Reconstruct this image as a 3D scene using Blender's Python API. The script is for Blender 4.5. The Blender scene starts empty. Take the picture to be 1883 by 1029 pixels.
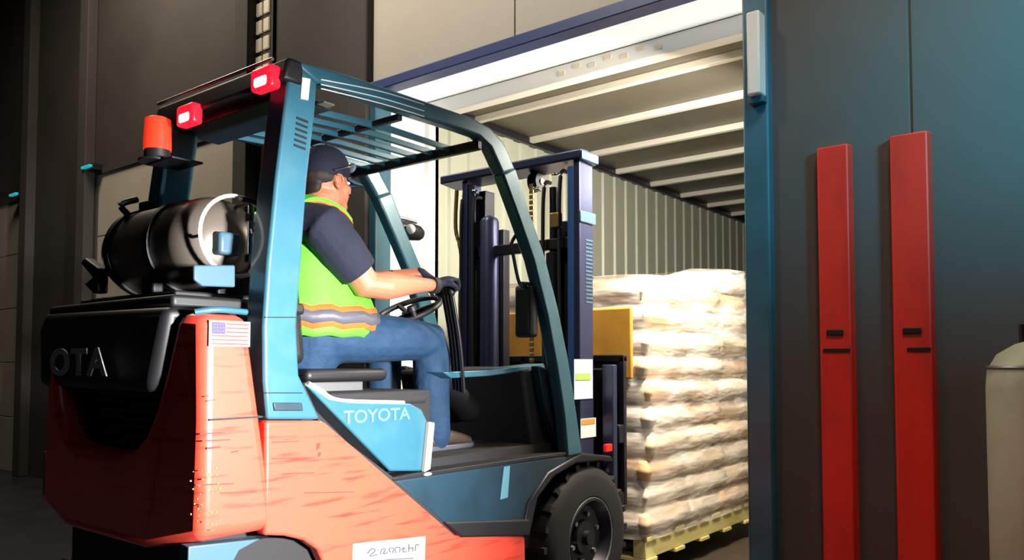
import bpy, bmesh, math, random
from mathutils import Vector, Matrix, noise
random.seed(4)
V = Vector; R = math.radians
S = bpy.context.scene
COL = S.collection

# ------------------------------------------------------------------ camera
FPX, W, H = 1460.0, 1883, 1029
YAW, PITCH = R(38.2), R(2.5)
PPY = 670 - FPX*math.tan(PITCH)        # the lens is shifted up a little: principal point row
CAM = V((0, 0, 1.2))
cd = bpy.data.cameras.new('camera'); cam = bpy.data.objects.new('camera', cd); COL.objects.link(cam)
cd.sensor_width = 36; cd.lens = FPX / W * 36; cd.clip_start = .02; cd.shift_y = (PPY - H/2)/W
FW = V((math.cos(YAW) * math.cos(PITCH), math.sin(YAW) * math.cos(PITCH), math.sin(PITCH)))
RT = V((math.sin(YAW), -math.cos(YAW), 0)); UP = RT.cross(FW)
cam.matrix_world = Matrix(((RT.x, UP.x, -FW.x, CAM.x), (RT.y, UP.y, -FW.y, CAM.y), (RT.z, UP.z, -FW.z, CAM.z), (0, 0, 0, 1)))
S.camera = cam
def ray(px, py): return FW + RT * ((px - W / 2) / FPX) - UP * ((py - PPY) / FPX)
def atY(px, py, Y): d = ray(px, py); return CAM + d * ((Y - CAM.y) / d.y)      # measured point on a vertical fore-aft plane
def atX(px, py, X): d = ray(px, py); return CAM + d * ((X - CAM.x) / d.x)      # measured point on a plane parallel to the dock wall

# ------------------------------------------------------------------ light
S.view_settings.view_transform = 'Standard'; S.view_settings.look = 'None'
S.view_settings.gamma = 1; S.view_settings.use_curve_mapping = False; S.view_settings.exposure = 0
S.cycles.use_denoising = True; S.cycles.sample_clamp_indirect = 6; S.cycles.max_bounces = 8
w = bpy.data.worlds.new('daylight'); S.world = w; w.use_nodes = True
w.node_tree.nodes['Background'].inputs[0].default_value = (.93, .97, 1, 1)
w.node_tree.nodes['Background'].inputs[1].default_value = 6.0
def lamp(name, kind, loc, target, energy, color, size=.5, sizey=None, cone=None, blend=.5, spread=None):
    l = bpy.data.lights.new(name, kind); o = bpy.data.objects.new(name, l); COL.objects.link(o)
    l.energy = energy; l.color = color; o.location = loc
    o.rotation_euler = (V(target) - V(loc)).to_track_quat('-Z', 'Y').to_euler()
    if kind == 'AREA':
        l.size = size
        if sizey: l.shape = 'RECTANGLE'; l.size_y = sizey
        if spread: l.spread = spread
    else: l.shadow_soft_size = size
    if kind == 'SPOT': l.spot_size = cone; l.spot_blend = blend
    return o
lamp('side_flood', 'SPOT', (1.50, -1.1, 1.25), (1.47, 2.1, .95), 3000, (1, .98, .95), .15, cone=R(50), blend=1)
lamp('dock_lamp', 'AREA', (3.75, 1.55, 2.55), (4.6, 2.8, .6), 115, (1, .86, .68), .35)
lamp('trailer_fill', 'AREA', (4.5, 1.75, 2.5), (5.4, 3.86, 1.7), 36, (1, .97, .86), .5)  # added fill that brightens the trailer's left wall
lamp('bay_fill', 'AREA', (2.2, 6.6, 5.6), (3.5, 6.2, 1.2), 120, (1, .86, .66), 1.2)  # warm room fill, added and aimed at the dock wall
lamp('bay_lamp_door', 'SPOT', (1.0, 3.2, 5.2), (3.5, 3.0, 3.6), 480, (1, .92, .80), .4, cone=R(62), blend=.6)
lamp('teal_bay_lamp', 'SPOT', (1.9, -1.6, 3.0), (3.55, -.05, 2.45), 900, (.04, .60, .85), .3, cone=R(44), blend=.9)
lamp('wall_fill', 'SPOT', (2.2, .3, 4.8), (3.55, .95, 1.5), 300, (1, .80, .62), .3, cone=R(50), blend=.8)  # extra warm spot added to brighten the right wall and red guards
lamp('rear_fill', 'AREA', (-2.0, 0.5, 4.6), (2.6, 2.2, 1.0), 3.5, (.85, .92, 1), 1.6)  # weak fill added for the rear lettering

# ------------------------------------------------------------------ materials
def mat(name, col, rough=.5, metal=0, spec=.5, emit=None, es=0, coat=0, noise_amt=0, noise_scale=6, noise_col=None, stretch=(1, 1, 1), bump=0, detail=4, lo=.45, hi=.7):
    m = bpy.data.materials.new(name); m.use_nodes = True; nt = m.node_tree; b = nt.nodes['Principled BSDF']
    b.inputs['Base Color'].default_value = (*col, 1); b.inputs['Roughness'].default_value = rough
    b.inputs['Metallic'].default_value = metal; b.inputs['Specular IOR Level'].default_value = spec
    b.inputs['Coat Weight'].default_value = coat
    if emit: b.inputs['Emission Color'].default_value = (*emit, 1); b.inputs['Emission Strength'].default_value = es
    if noise_amt or bump:
        tc = nt.nodes.new('ShaderNodeTexCoord'); mp = nt.nodes.new('ShaderNodeMapping'); n = nt.nodes.new('ShaderNodeTexNoise')
        mp.inputs['Scale'].default_value = stretch; n.inputs['Scale'].default_value = noise_scale; n.inputs['Detail'].default_value = detail
        nt.links.new(tc.outputs['Object'], mp.inputs[0]); nt.links.new(mp.outputs[0], n.inputs['Vector'])
        if noise_amt:
            r = nt.nodes.new('ShaderNodeMapRange'); r.inputs['From Min'].default_value = lo; r.inputs['From Max'].default_value = hi
            r.inputs['To Max'].default_value = noise_amt
            mx = nt.nodes.new('ShaderNodeMix'); mx.data_type = 'RGBA'
            mx.inputs[6].default_value = (*col, 1); mx.inputs[7].default_value = (*(noise_col or tuple(c * .4 for c in col)), 1)
            nt.links.new(n.outputs['Fac'], r.inputs[0]); nt.links.new(r.outputs[0], mx.inputs[0]); nt.links.new(mx.outputs[2], b.inputs['Base Color'])
        if bump:
            bp = nt.nodes.new('ShaderNodeBump'); bp.inputs['Strength'].default_value = bump; bp.inputs['Distance'].default_value = .02
            nt.links.new(n.outputs['Fac'], bp.inputs['Height']); nt.links.new(bp.outputs[0], b.inputs['Normal'])
    return m
M = dict(
    orange=mat('orange_paint', (.84, .070, .040), .38, coat=.3, noise_amt=.75, noise_col=(.35, .012, .008), stretch=(2.2, 2, 22), noise_scale=2.2, detail=6, lo=.56, hi=.72),
    blue=mat('teal_paint', (.030, .125, .185), .36, metal=.15, coat=.25, noise_amt=.5, noise_col=(.06, .16, .20), noise_scale=9),
    bluedk=mat('step_paint', (.008, .030, .050), .45, noise_amt=.5, noise_scale=7),
    black=mat('black_plastic', (.008, .008, .010), .5),
    rubber=mat('rubber', (.010, .010, .012), .75),
    dark=mat('dark_steel', (.020, .019, .028), .38, metal=.4),
    mast=mat('mast_steel', (.042, .050, .115), .34, metal=.5),
    mastblue=mat('mast_blue', (.05, .14, .40), .32, metal=.2),
    chrome=mat('chrome', (.7, .72, .75), .18, metal=1),
    steel=mat('grey_steel', (.30, .31, .32), .35, metal=.7),
    brass=mat('brass_grease', (.42, .28, .09), .35, metal=.8),
    tank=mat('tank_paint', (.15, .125, .105), .34, metal=.35, noise_amt=.6, noise_col=(.13, .11, .09), noise_scale=5),
    white=mat('white_paint', (.80, .80, .78), .4),
    letter=mat('letter_grey', (.45, .45, .46), .5),
    letterblue=mat('letter_pale_blue', (.09, .24, .32), .5),
    plate=mat('pale_blue_plate', (.05, .11, .16), .35),
    redlamp=mat('red_lamp_lens', (.6, .01, .02), .25, emit=(1, .012, .035), es=1.1),
    hotlamp=mat('lamp_bulb', (1, .8, .8), .3, emit=(1, .62, .66), es=4.0),
    beacon=mat('beacon_lens', (.85, .04, .015), .3, emit=(1, .035, .012), es=.75),
    redsticker=mat('glowing_red_sticker', (.85, .015, .01), .4, emit=(1, .02, .015), es=.35),  # emission added, so the reflectors glow by themselves
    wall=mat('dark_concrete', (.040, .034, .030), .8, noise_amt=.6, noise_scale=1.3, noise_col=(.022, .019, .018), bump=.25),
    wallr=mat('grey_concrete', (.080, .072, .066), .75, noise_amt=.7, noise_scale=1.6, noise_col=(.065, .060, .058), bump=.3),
    beige=mat('beige_door', (.44, .40, .33), .6, noise_amt=.3, noise_scale=2, noise_col=(.36, .32, .27)),
    floor=mat('floor_concrete', (.035, .035, .045), .35, noise_amt=.6, noise_scale=3),
    ceil=mat('ceiling_paint', (.05, .045, .04), .9),
    frame=mat('door_frame_teal', (.035, .13, .19), .4, noise_amt=.4, noise_scale=4),
    navy=mat('navy_trim', (.006, .028, .15), .45),
    guard=mat('red_guard_paint', (.78, .030, .014), .5, noise_amt=.55, noise_col=(.42, .016, .010), stretch=(1, 1, .35), noise_scale=7),
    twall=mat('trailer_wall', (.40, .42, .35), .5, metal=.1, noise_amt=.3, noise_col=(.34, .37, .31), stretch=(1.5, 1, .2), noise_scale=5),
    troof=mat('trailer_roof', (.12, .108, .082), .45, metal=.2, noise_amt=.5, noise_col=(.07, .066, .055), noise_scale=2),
    beam=mat('roof_bow', (.62, .60, .54), .45, metal=.1),
    tfloor=mat('trailer_floor', (.05, .035, .022), .7, noise_amt=.5, stretch=(.3, 8, 1)),
    wood=mat('pallet_wood', (.86, .76, .30), .7, noise_amt=.4, noise_scale=8, stretch=(1, 6, 6), noise_col=(.65, .52, .18)),
    sackA=mat('sack_cream', (.70, .54, .36), .6, noise_amt=.4, noise_col=(.55, .38, .20), noise_scale=6, bump=.35),
    sackB=mat('sack_tan', (.70, .44, .22), .6, noise_amt=.5, noise_col=(.50, .27, .10), noise_scale=5, bump=.35),
    sackC=mat('sack_pale', (.75, .66, .54), .6, noise_amt=.4, noise_col=(.60, .45, .30), noise_scale=7, bump=.35),
    amber=mat('amber_carton', (.55, .27, .035), .55, noise_amt=.5, noise_col=(.35, .15, .02), noise_scale=7),
    cylinder=mat('pale_green_cylinder', (.50, .64, .46), .45, noise_amt=.5, noise_col=(.26, .25, .19), noise_scale=4),
    brim=mat('brim_cloth_lit', (.03, .075, .17), .7),  # paler than the cap: light on the brim put into the colour
    skin=mat('skin', (.44, .155, .085), .5, noise_amt=.3, noise_col=(.52, .17, .09), noise_scale=14),
    skinarm=mat('skin_arm', (.60, .28, .18), .5, noise_amt=.45, noise_col=(.24, .13, .12), noise_scale=16, lo=.55, hi=.65),
    hair=mat('dark_hair', (.018, .010, .008), .7),
    beard=mat('stubble', (.42, .13, .07), .8),
    navycloth=mat('navy_cloth', (.0045, .0065, .022), .85, bump=.4, noise_scale=14),
    vest=mat('hi_vis_green', (.085, .66, .018), .7, bump=.5, noise_scale=9, emit=(.10, .9, .02), es=.0),
    vestor=mat('hi_vis_orange', (.95, .12, .02), .7),
    reflect=mat('reflective_grey', (.12, .12, .15), .35, metal=.3),
    denim=mat('denim', (.004, .030, .080), .8, noise_amt=.4, noise_col=(.009, .055, .12), noise_scale=20, bump=.4),
    boot=mat('brown_boot', (.05, .032, .022), .6),
    lens=mat('sunglass_lens', (.45, .55, .70), .12, metal=.6),
    purple=mat('flag_purple', (.035, .020, .11), .5),
    flagred=mat('flag_red', (.30, .020, .016), .5),
    label=mat('white_label', (.19, .19, .185), .5),
    green=mat('green_mark', (.35, .55, .12), .5),
    orangemark=mat('orange_mark', (.85, .30, .06), .5),
    ink=mat('ink_blue', (.03, .03, .09), .6),
    teallight=mat('teal_indicator', (.02, .4, .5), .4, emit=(.02, .55, .68), es=.55),
    warmpane=mat('lit_pane', (.5, .45, .33), .5, emit=(.75, .62, .42), es=.30),
)
def shelter_mat():
    m = bpy.data.materials.new('translucent_shelter_fabric'); m.use_nodes = True; nt = m.node_tree; nt.nodes.clear()
    o = nt.nodes.new('ShaderNodeOutputMaterial'); t = nt.nodes.new('ShaderNodeBsdfTranslucent'); d = nt.nodes.new('ShaderNodeBsdfDiffuse'); x = nt.nodes.new('ShaderNodeMixShader')
    t.inputs[0].default_value = (.9, .9, .88, 1); d.inputs[0].default_value = (.85, .84, .80, 1); x.inputs[0].default_value = .5
    nt.links.new(t.outputs[0], x.inputs[1]); nt.links.new(d.outputs[0], x.inputs[2]); nt.links.new(x.outputs[0], o.inputs[0]); return m
M['fabric'] = shelter_mat()
def film_mat():
    m = bpy.data.materials.new('stretch_film'); m.use_nodes = True; nt = m.node_tree; nt.nodes.clear()
    o = nt.nodes.new('ShaderNodeOutputMaterial'); t = nt.nodes.new('ShaderNodeBsdfTransparent'); d = nt.nodes.new('ShaderNodeBsdfPrincipled'); x = nt.nodes.new('ShaderNodeMixShader')
    d.inputs['Base Color'].default_value = (.92, .88, .82, 1); d.inputs['Roughness'].default_value = .25
    tc = nt.nodes.new('ShaderNodeTexCoord'); mp = nt.nodes.new('ShaderNodeMapping'); n = nt.nodes.new('ShaderNodeTexNoise'); r = nt.nodes.new('ShaderNodeMapRange')
    mp.inputs['Scale'].default_value = (1, 1, 4); n.inputs['Scale'].default_value = 4
    r.inputs['From Min'].default_value = .35; r.inputs['From Max'].default_value = .7; r.inputs['To Min'].default_value = .2; r.inputs['To Max'].default_value = .7
    b = nt.nodes.new('ShaderNodeBump'); b.inputs['Strength'].default_value = .6; b.inputs['Distance'].default_value = .03
    L = nt.links.new
    L(tc.outputs['Object'], mp.inputs[0]); L(mp.outputs[0], n.inputs['Vector']); L(n.outputs['Fac'], r.inputs[0]); L(n.outputs['Fac'], b.inputs['Height']); L(b.outputs[0], d.inputs['Normal'])
    L(r.outputs[0], x.inputs[0]); L(t.outputs[0], x.inputs[1]); L(d.outputs[0], x.inputs[2]); L(x.outputs[0], o.inputs[0]); return m
M['film'] = film_mat()

# ------------------------------------------------------------------ mesh helpers
def link(name, me, parent=None):
    o = bpy.data.objects.new(name, me); COL.objects.link(o)
    if parent is not None:
        o.parent = parent; o.matrix_parent_inverse = Matrix.Translation(parent.matrix_world.translation).inverted() if False else Matrix.Identity(4)
        base = V((0, 0, 0)); p = parent
        while p is not None: base += p.location; p = p.parent
        o.location = -base
    return o
class MB:
    def __init__(s): s.bm = bmesh.new(); s.mats = []
    def mi(s, m):
        if m is None: return 0
        if m not in s.mats: s.mats.append(m)
        return s.mats.index(m)
    def box(s, a, b, m=None):
        x0, y0, z0 = a; x1, y1, z1 = b
        v = [s.bm.verts.new(p) for p in ((x0,y0,z0),(x1,y0,z0),(x1,y1,z0),(x0,y1,z0),(x0,y0,z1),(x1,y0,z1),(x1,y1,z1),(x0,y1,z1))]
        k = s.mi(m)
        for f in ((0,3,2,1),(4,5,6,7),(0,1,5,4),(1,2,6,5),(2,3,7,6),(3,0,4,7)): s.bm.faces.new([v[i] for i in f]).material_index = k
        return s
    def prism(s, pts, d, m=None):                 # outline in space, given thickness vector
        d = V(d); a = [s.bm.verts.new(p) for p in pts]; b = [s.bm.verts.new(V(p) + d) for p in pts]; n = len(a); k = s.mi(m)
        s.bm.faces.new(a[::-1]).material_index = k; s.bm.faces.new(b).material_index = k
        for i in range(n): s.bm.faces.new((a[i], a[(i+1)%n], b[(i+1)%n], b[i])).material_index = k
        return s
    def loft(s, rings, m=None, cap=True):
        k = s.mi(m); vs = [[s.bm.verts.new(p) for p in r] for r in rings]; n = len(vs[0])
        for a, b in zip(vs, vs[1:]):
            for i in range(n): s.bm.faces.new((a[i], a[(i+1)%n], b[(i+1)%n], b[i])).material_index = k
        if cap: s.bm.faces.new(vs[0][::-1]).material_index = k; s.bm.faces.new(vs[-1]).material_index = k
        return s
    def limb(s, pts, m=None, n=16, hint=(0, 1, 0), caps=True):   # pts: (centre, radius) or (centre, radius along hint, radius across)
        P = [V(p[0]) for p in pts]; A = [p[1] for p in pts]; B = [p[2] if len(p) > 2 else p[1] for p in pts]
        rings = []
        for i, c in enumerate(P):
            t = (P[min(i+1, len(P)-1)] - P[max(i-1, 0)]).normalized(); h = V(hint)
            if abs(t.dot(h)) > .95: h = V((1, 0, 0)) if abs(t.x) < .9 else V((0, 0, 1))
            u = (h - t * h.dot(t)).normalized(); v = t.cross(u)
            ring = lambda cc, q: [cc + u * A[i] * q * math.cos(2*math.pi*j/n) + v * B[i] * q * math.sin(2*math.pi*j/n) for j in range(n)]
            if caps and i == 0:
                e = min(A[i], B[i])
                rings += [ring(c - t*e*.95, .25), ring(c - t*e*.7, .7)]
            rings.append(ring(c, 1))
            if caps and i == len(P)-1:
                e = min(A[i], B[i])
                rings += [ring(c + t*e*.7, .7), ring(c + t*e*.95, .25)]
        return s.loft(rings, m)
    def tube(s, pts, r, m=None, n=10): return s.limb([(p, r) for p in smooth(pts)], m, n, hint=(0.01, 0.02, 1), caps=False)
    def ball(s, c, rx, ry=None, rz=None, m=None, u=16, v=10, rot=None):
        ry = ry or rx; rz = rz or rx; mt = Matrix.Translation(c) @ (rot or Matrix.Identity(4)) @ Matrix.Diagonal((rx, ry, rz, 1))
        g = bmesh.ops.create_uvsphere(s.bm, u_segments=u, v_segments=v, radius=1, matrix=mt); k = s.mi(m)
        for vv in g['verts']:
            for f in vv.link_faces: f.material_index = k
        return s
    def lathe(s, origin, axis, prof, m=None, n=32):   # prof: (distance along axis, radius)
        o = V(origin); t = V(axis).normalized(); h = V((0, 0, 1)) if abs(t.z) < .9 else V((1, 0, 0)); u = (h - t*h.dot(t)).normalized(); v = t.cross(u)
        return s.loft([[o + t*a + (u*math.cos(2*math.pi*j/n) + v*math.sin(2*math.pi*j/n))*max(r, 1e-4) for j in range(n)] for a, r in prof], m)
    def ring(s, c, axis, Rr, r, m=None, n=36, k=8, a0=0, a1=360):
        t = V(axis).normalized(); h = V((0, 0, 1)) if abs(t.z) < .9 else V((1, 0, 0)); u = (h - t*h.dot(t)).normalized(); v = t.cross(u); c = V(c)
        full = a1 - a0 >= 360; rings = []
        for i in range(n + (0 if full else 1)):
            a = R(a0 + (a1-a0)*i/n); d = u*math.cos(a) + v*math.sin(a)
            rings.append([c + d*(Rr + r*math.cos(2*math.pi*j/k)) + t*r*math.sin(2*math.pi*j/k) for j in range(k)])
        if full: rings.append(rings[0])
        return s.loft(rings, m, cap=not full)
    def build(s, name, m, parent=None, bevel=0, seg=3, smooth_=True, subsurf=0, voxel=0, solid=0, smo=0):
        bmesh.ops.remove_doubles(s.bm, verts=s.bm.verts, dist=1e-6)
        bmesh.ops.recalc_face_normals(s.bm, faces=s.bm.faces)
        me = bpy.data.meshes.new(name); s.bm.to_mesh(me); s.bm.free()
        if s.mats:
            for q in s.mats: me.materials.append(q)
        else: me.materials.append(m)
        for p in me.polygons: p.use_smooth = smooth_
        o = link(name, me, parent)
        if voxel:
            q = o.modifiers.new('r', 'REMESH'); q.mode = 'VOXEL'; q.voxel_size = voxel; q.use_smooth_shade = True
            q = o.modifiers.new('s', 'SMOOTH'); q.iterations = smo or 4; q.factor = .5
        if bevel:
            q = o.modifiers.new('b', 'BEVEL'); q.width = bevel; q.segments = seg; q.limit_method = 'ANGLE'; q.angle_limit = R(35)
        if subsurf:
            q = o.modifiers.new('u', 'SUBSURF'); q.levels = q.render_levels = subsurf
        if smooth_ and not subsurf and not voxel: me.set_sharp_from_angle(angle=R(38))
        return o
def smooth(pts, n=5):
    P = [V(p) for p in pts]
    if len(P) < 3: return P
    out = []
    for i in range(len(P)-1):
        a, b, c, d = P[max(i-1, 0)], P[i], P[i+1], P[min(i+2, len(P)-1)]
        for k in range(n):
            t = k/n; out.append(.5*((2*b) + (c-a)*t + (2*a-5*b+4*c-d)*t*t + (3*b-a-3*c+d)*t**3))
    return out + [P[-1]]
def thing(name, label, cat, loc, group=None):
    o = bpy.data.objects.new(name, None); COL.objects.link(o); o.location = loc; o['label'] = label; o['category'] = cat
    o.empty_display_size = .1
    if group: o['group'] = group
    return o
def tag(o, label, cat, group=None):
    o['label'] = label; o['category'] = cat
    if group: o['group'] = group
    return o
def struct(o): o['kind'] = 'structure'; return o
def text(name, body, size, m, parent, loc, xdir, updir, extrude=.002, sx=1, bold=0, space=1):
    c = bpy.data.curves.new(name, 'FONT'); c.body = body; c.size = size; c.extrude = extrude; c.offset = bold; c.space_character = space
    c.materials.append(m); o = link(name, c, parent); base = o.location.copy()
    x = V(xdir).normalized(); y = V(updir).normalized(); z = x.cross(y)
    o.rotation_euler = Matrix((x, y, z)).transposed().to_euler(); o.location = base + V(loc); o.scale = (sx, 1, 1)
    bpy.context.view_layer.update(); me = bpy.data.meshes.new_from_object(o.evaluated_get(bpy.context.evaluated_depsgraph_get()))
    n_ = bpy.data.objects.new(name, me); COL.objects.link(n_); n_.parent = parent; n_.location = o.location; n_.rotation_euler = o.rotation_euler; n_.scale = o.scale
    bpy.data.objects.remove(o); n_.name = name; return n_

# ------------------------------------------------------------------ the building
XD = 3.55                    # face of the dock wall
ZO = 3.0                     # height of the dock openings
OY0, OY1 = 1.38, 3.90        # open dock
D2 = (5.50, 7.98); D3 = (9.62, 12.1)
struct(MB().box((-7, -6, -.2), (XD + .3, 15, 0)).build('floor', M['floor']))
struct(MB().box((-7, -6, 6.2), (XD + .3, 15, 6.4)).build('ceiling', M['ceil']))
struct(MB().box((-7.2, -6, 0), (-7, 15, 6.2)).build('wall_back', M['wall']))
struct(MB().box((-7, -6.2, 0), (XD + .3, -6, 6.2)).build('wall_right_side', M['wall']))
struct(MB().box((-7, 15, 0), (XD + .3, 15.2, 6.2)).build('wall_left_side', M['wall']))
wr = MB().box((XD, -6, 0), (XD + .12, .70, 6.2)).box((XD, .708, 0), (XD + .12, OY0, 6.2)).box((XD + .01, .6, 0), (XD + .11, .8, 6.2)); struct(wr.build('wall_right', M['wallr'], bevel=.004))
wf = MB().box((XD, OY0, ZO + .06), (XD + .06, OY1, 6.2)).box((XD, OY1, 0), (XD + .06, D2[0], 6.2))
for a, b in (D2, D3): wf.box((XD, a, ZO + .06), (XD + .06, b, 6.2))
wf.box((XD, D2[1], 0), (XD + .06, D3[0], 6.2)).box((XD, D3[1], 0), (XD + .06, 15, 6.2))
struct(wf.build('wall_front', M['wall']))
for i, (a, b) in enumerate((D2, D3)):          # closed overhead doors, sections with joints
    d = MB()
    for k in range(5): d.box((XD + .02, a - .01, k*.614), (XD + .05, b + .01, k*.614 + .606 + (.008 if k == 4 else 0)))
    d.box((XD + .05, a - .01, 0), (XD + .06, b + .01, ZO + .07))
    struct(d.build('door_%d' % (i + 2), M['beige'], bevel=.006))
rd = MB()
for k in range(3): rd.box((XD - .07, OY0 - .03, ZO + .05 + k*.6), (XD - .02, 2.715, ZO + .642 + k*.6)).box((XD - .07, 2.722, ZO + .05 + k*.6), (XD - .02, OY1 + .0, ZO + .642 + k*.6))
struct(rd.build('door_1', M['beige'], bevel=.003))
struct(MB().box((XD - .09, OY0 - .04, ZO - .015), (XD + .02, OY1 + .02, ZO + .05)).build('trim_1', M['navy'], bevel=.006))     # header of the open dock
struct(MB().box((XD - .06, OY1 - .02, 0), (XD + .08, OY1 + .20, ZO + .05)).box((XD - .05, OY1 + .2, 0), (XD, OY1 + .24, 5.2)).build('trim_2', M['frame'], bevel=.01))
struct(MB().box((XD - .05, OY0 - .10, 0), (XD + .06, OY0 + .02, 3.3)).build('trim_3', M['frame'], bevel=.012))
for i, y in enumerate((OY1 + .02, D2[0] - .22, D2[1] + .02, D3[0] - .22)):       # dark tracks between the docks
    struct(MB().box((XD - .10, y + .02, 0), (XD, y + .20, 5.6)).build('trim_%d' % (i + 4), M['ceil'], bevel=.01))
for px, who in ((156, 'small teal indicator at the top corner of the closed beige door on the left'), (22, 'small teal indicator on the dark wall at the far left edge')):
    p = atX(px, 306 if px > 100 else 357, XD - .12)
    t = thing('dock_indicator', who, 'indicator light', p, 'teal dock indicators')
    MB().box(p + V((0, -.09, -.012)), p + V((.04, .09, .012))).build('lens', M['teallight'], t, bevel=.004)
    MB().box(p + V((.03, -.10, -.03)), p + V((.125, .10, .03))).build('housing', M['black'], t, bevel=.004)
# lit louvre grille high on the wall
p = atX(478, 30, XD - .02); t = thing('louvre_grille', 'lit louvre grille high on the dark wall, three columns of small panes', 'vent', p)
MB().box(p + V((0, -.17, -.55)), p + V((.02, .17, .9))).build('backing', M['ceil'], t)
g = MB()
for c in range(3):
    for r_ in range(9): g.box(p + V((-.012, -.13 + c*.093, -.42 + r_*.14)), p + V((.005, -.06 + c*.093, -.32 + r_*.14)))
g.build('panes', M['warmpane'], t, bevel=.004)
# upright box beside the door
p = atX(1389, 100, XD - .09)
t = thing('dock_lamp_box', 'tall narrow cream box mounted beside the top of the open dock door', 'box', p)
MB().box(p + V((-.03, -.03, -.19)), p + V((.05, .03, .19))).build('casing', M['white'], t, bevel=.008)
MB().box(p + V((.0, -.035, -.22)), p + V((.05, .035, -.19))).build('bracket', M['frame'], t, bevel=.004)
# red guards
for y0, y1, who in ((.933, 1.083, 'tall red steel post guard on the grey wall, the one nearer the dock opening'), (.628, .789, 'tall red steel post guard on the grey wall, the one nearer the gas cylinder')):
    ym = (y0 + y1)/2; t = thing('post_guard', who, 'post guard', (XD, ym, 0), 'red guards beside the dock door')
    MB().prism([(XD, y0, 0), (XD - .045, y0 + .012, 0), (XD - .045, y1 - .012, 0), (XD, y1, 0)], (0, 0, 2.14)).build('channel', M['guard'], t, bevel=.006)
    for z, rr in ((1.335, .016),):
        MB().box((XD - .052, ym - .035, z - .012), (XD - .044, ym + .035, z + .014)).build('slot', M['black'], t, bevel=.008)
    MB().box((XD - .0475, y0 + .014, 1.252), (XD - .0445, ym + (.02 if y0 < .8 else .05), 1.268)).build('scuff', M['black'], t)
# gas cylinder at the right edge
c = V((3.22, .22, 0)); t = thing('gas_cylinder', 'pale green gas cylinder standing by the wall at the right edge', 'gas cylinder', c)
MB().lathe(c, (0, 0, 1), [(0, .0), (0, .19), (.02, .20), (1.12, .20), (1.18, .195), (1.235, .165), (1.27, .11), (1.285, .06), (1.285, 0)]).build('body', M['cylinder'], t)
MB().lathe(c + V((0, 0, 1.28)), (0, 0, 1), [(0, 0), (0, .03), (.05, .028), (.07, .045), (.10, .045), (.12, .02), (.12, 0)]).build('valve', M['steel'], t)
MB().ring(c + V((0, 0, 1.33)), (0, 0, 1), .105, .012, a0=150, a1=390).lathe(c + V((-.08, .06, 1.27)), (0, 0, 1), [(0, 0), (0, .012), (.07, .012), (.07, 0)]).lathe(c + V((.05, .09, 1.27)), (0, 0, 1), [(0, 0), (0, .012), (.07, .012), (.07, 0)]).build('collar', M['dark'], t)
MB().ring(c + V((0, 0, 1.19)), (0, 0, 1), .19, .008, k=6).build('band', M['steel'], t)
MB().ring(c + V((0, 0, .5)), (0, 0, 1), .199, .005, k=6).build('band', M['steel'], t)

# ------------------------------------------------------------------ dock shelter and trailer
XT = 3.97; TY0, TY1, ZC, XE = 1.42, 3.86, 3.04, 15.5
t = thing('dock_shelter', 'white daylit fabric dock shelter between the wall and the trailer', 'dock shelter', (XD + .3, 2.6, 0))
# the hood over the gap and the side curtain
MB().box((XD + .02, OY0 - .05, ZO + .045), (XT - .0, TY1 + .06, ZO + .06)).build('hood', M['fabric'], t)
MB().box((XD + .06, TY1 + .045, 0), (XT + .0, TY1 + .06, ZO + .06)).build('side_curtain', M['fabric'], t)
MB().box((XD + .12, OY0 - .05, 0), (XT - .0, OY0 - .035, ZO + .06)).build('side_curtain', M['fabric'], t)
t = thing('dock_leveler', 'dark steel dock plate bridging into the trailer', 'dock plate', (XD + .2, 2.6, 0))
MB().box((XD + .3, OY0, -.1), (XT - .005, OY1, 0)).build('plate', M['dark'], t, bevel=.004)
tr = thing('trailer', 'open box trailer backed to the dock, ribbed pale walls and roof bows', 'trailer', (XT, 2.64, 0))
f = MB().box((XT, TY0 - .06, -.12), (XE, TY1 + .06, 0)); f.build('trailer_floor', M['tfloor'], tr)
def ribs(y, s):
    pr = []; x = XT + .06
    while x < XE:
        pr += [(x, y), (x + .05, y), (x + .065, y + s*.018), (x + .145, y + s*.018), (x + .16, y)]; x += .21
    pts = [V((a, b, 0)) for a, b in pr] + [V((XE, y + s*.05, 0)), V((XT + .06, y + s*.05, 0))]
    return MB().prism(pts, (0, 0, ZC - .05))
ribs(TY1, 1).build('side_wall', M['twall'], tr, smooth_=False)
ribs(TY0, -1).build('side_wall', M['twall'], tr, smooth_=False)
MB().box((XE, TY0, 0), (XE + .05, TY1, ZC + .03)).build('end_wall', M['twall'], tr)
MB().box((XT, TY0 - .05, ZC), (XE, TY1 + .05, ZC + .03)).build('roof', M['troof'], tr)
MB().box((XT + .1, TY1 - .045, ZC - .055), (XE, TY1 + .03, ZC)).build('top_rail', M['dark'], tr, bevel=.008)
MB().box((XT + .1, TY0 - .03, ZC - .10), (XE, TY0 + .03, ZC)).build('top_rail', M['beam'], tr, bevel=.008)
for k in range(16):
    x = 4.43 + .675*k
    MB().prism([(x - .030, TY0, ZC), (x - .024, TY0, ZC - .045), (x + .024, TY0, ZC - .045), (x + .030, TY0, ZC)], (0, TY1 - TY0 - .04, 0)).build('roof_bow', M['beam'], tr, bevel=.004)
MB().box((XT, TY0 - .06, ZC - .10), (XT + .10, TY1 + .06, ZC + .04)).build('rear_header', M['white'], tr, bevel=.008)
for k in range(7): MB().box((XT - .004, 2.05 + k*.11, ZC - .065 + .02*(k % 2)), (XT, 2.10 + k*.11, ZC - .04 + .02*(k % 2))).build('header_marking', M['sackC'], tr)
MB().box((XT, TY1 - .0, 0), (XT + .10, TY1 + .06, ZC)).build('rear_post', M['white'], tr, bevel=.008)
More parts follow.
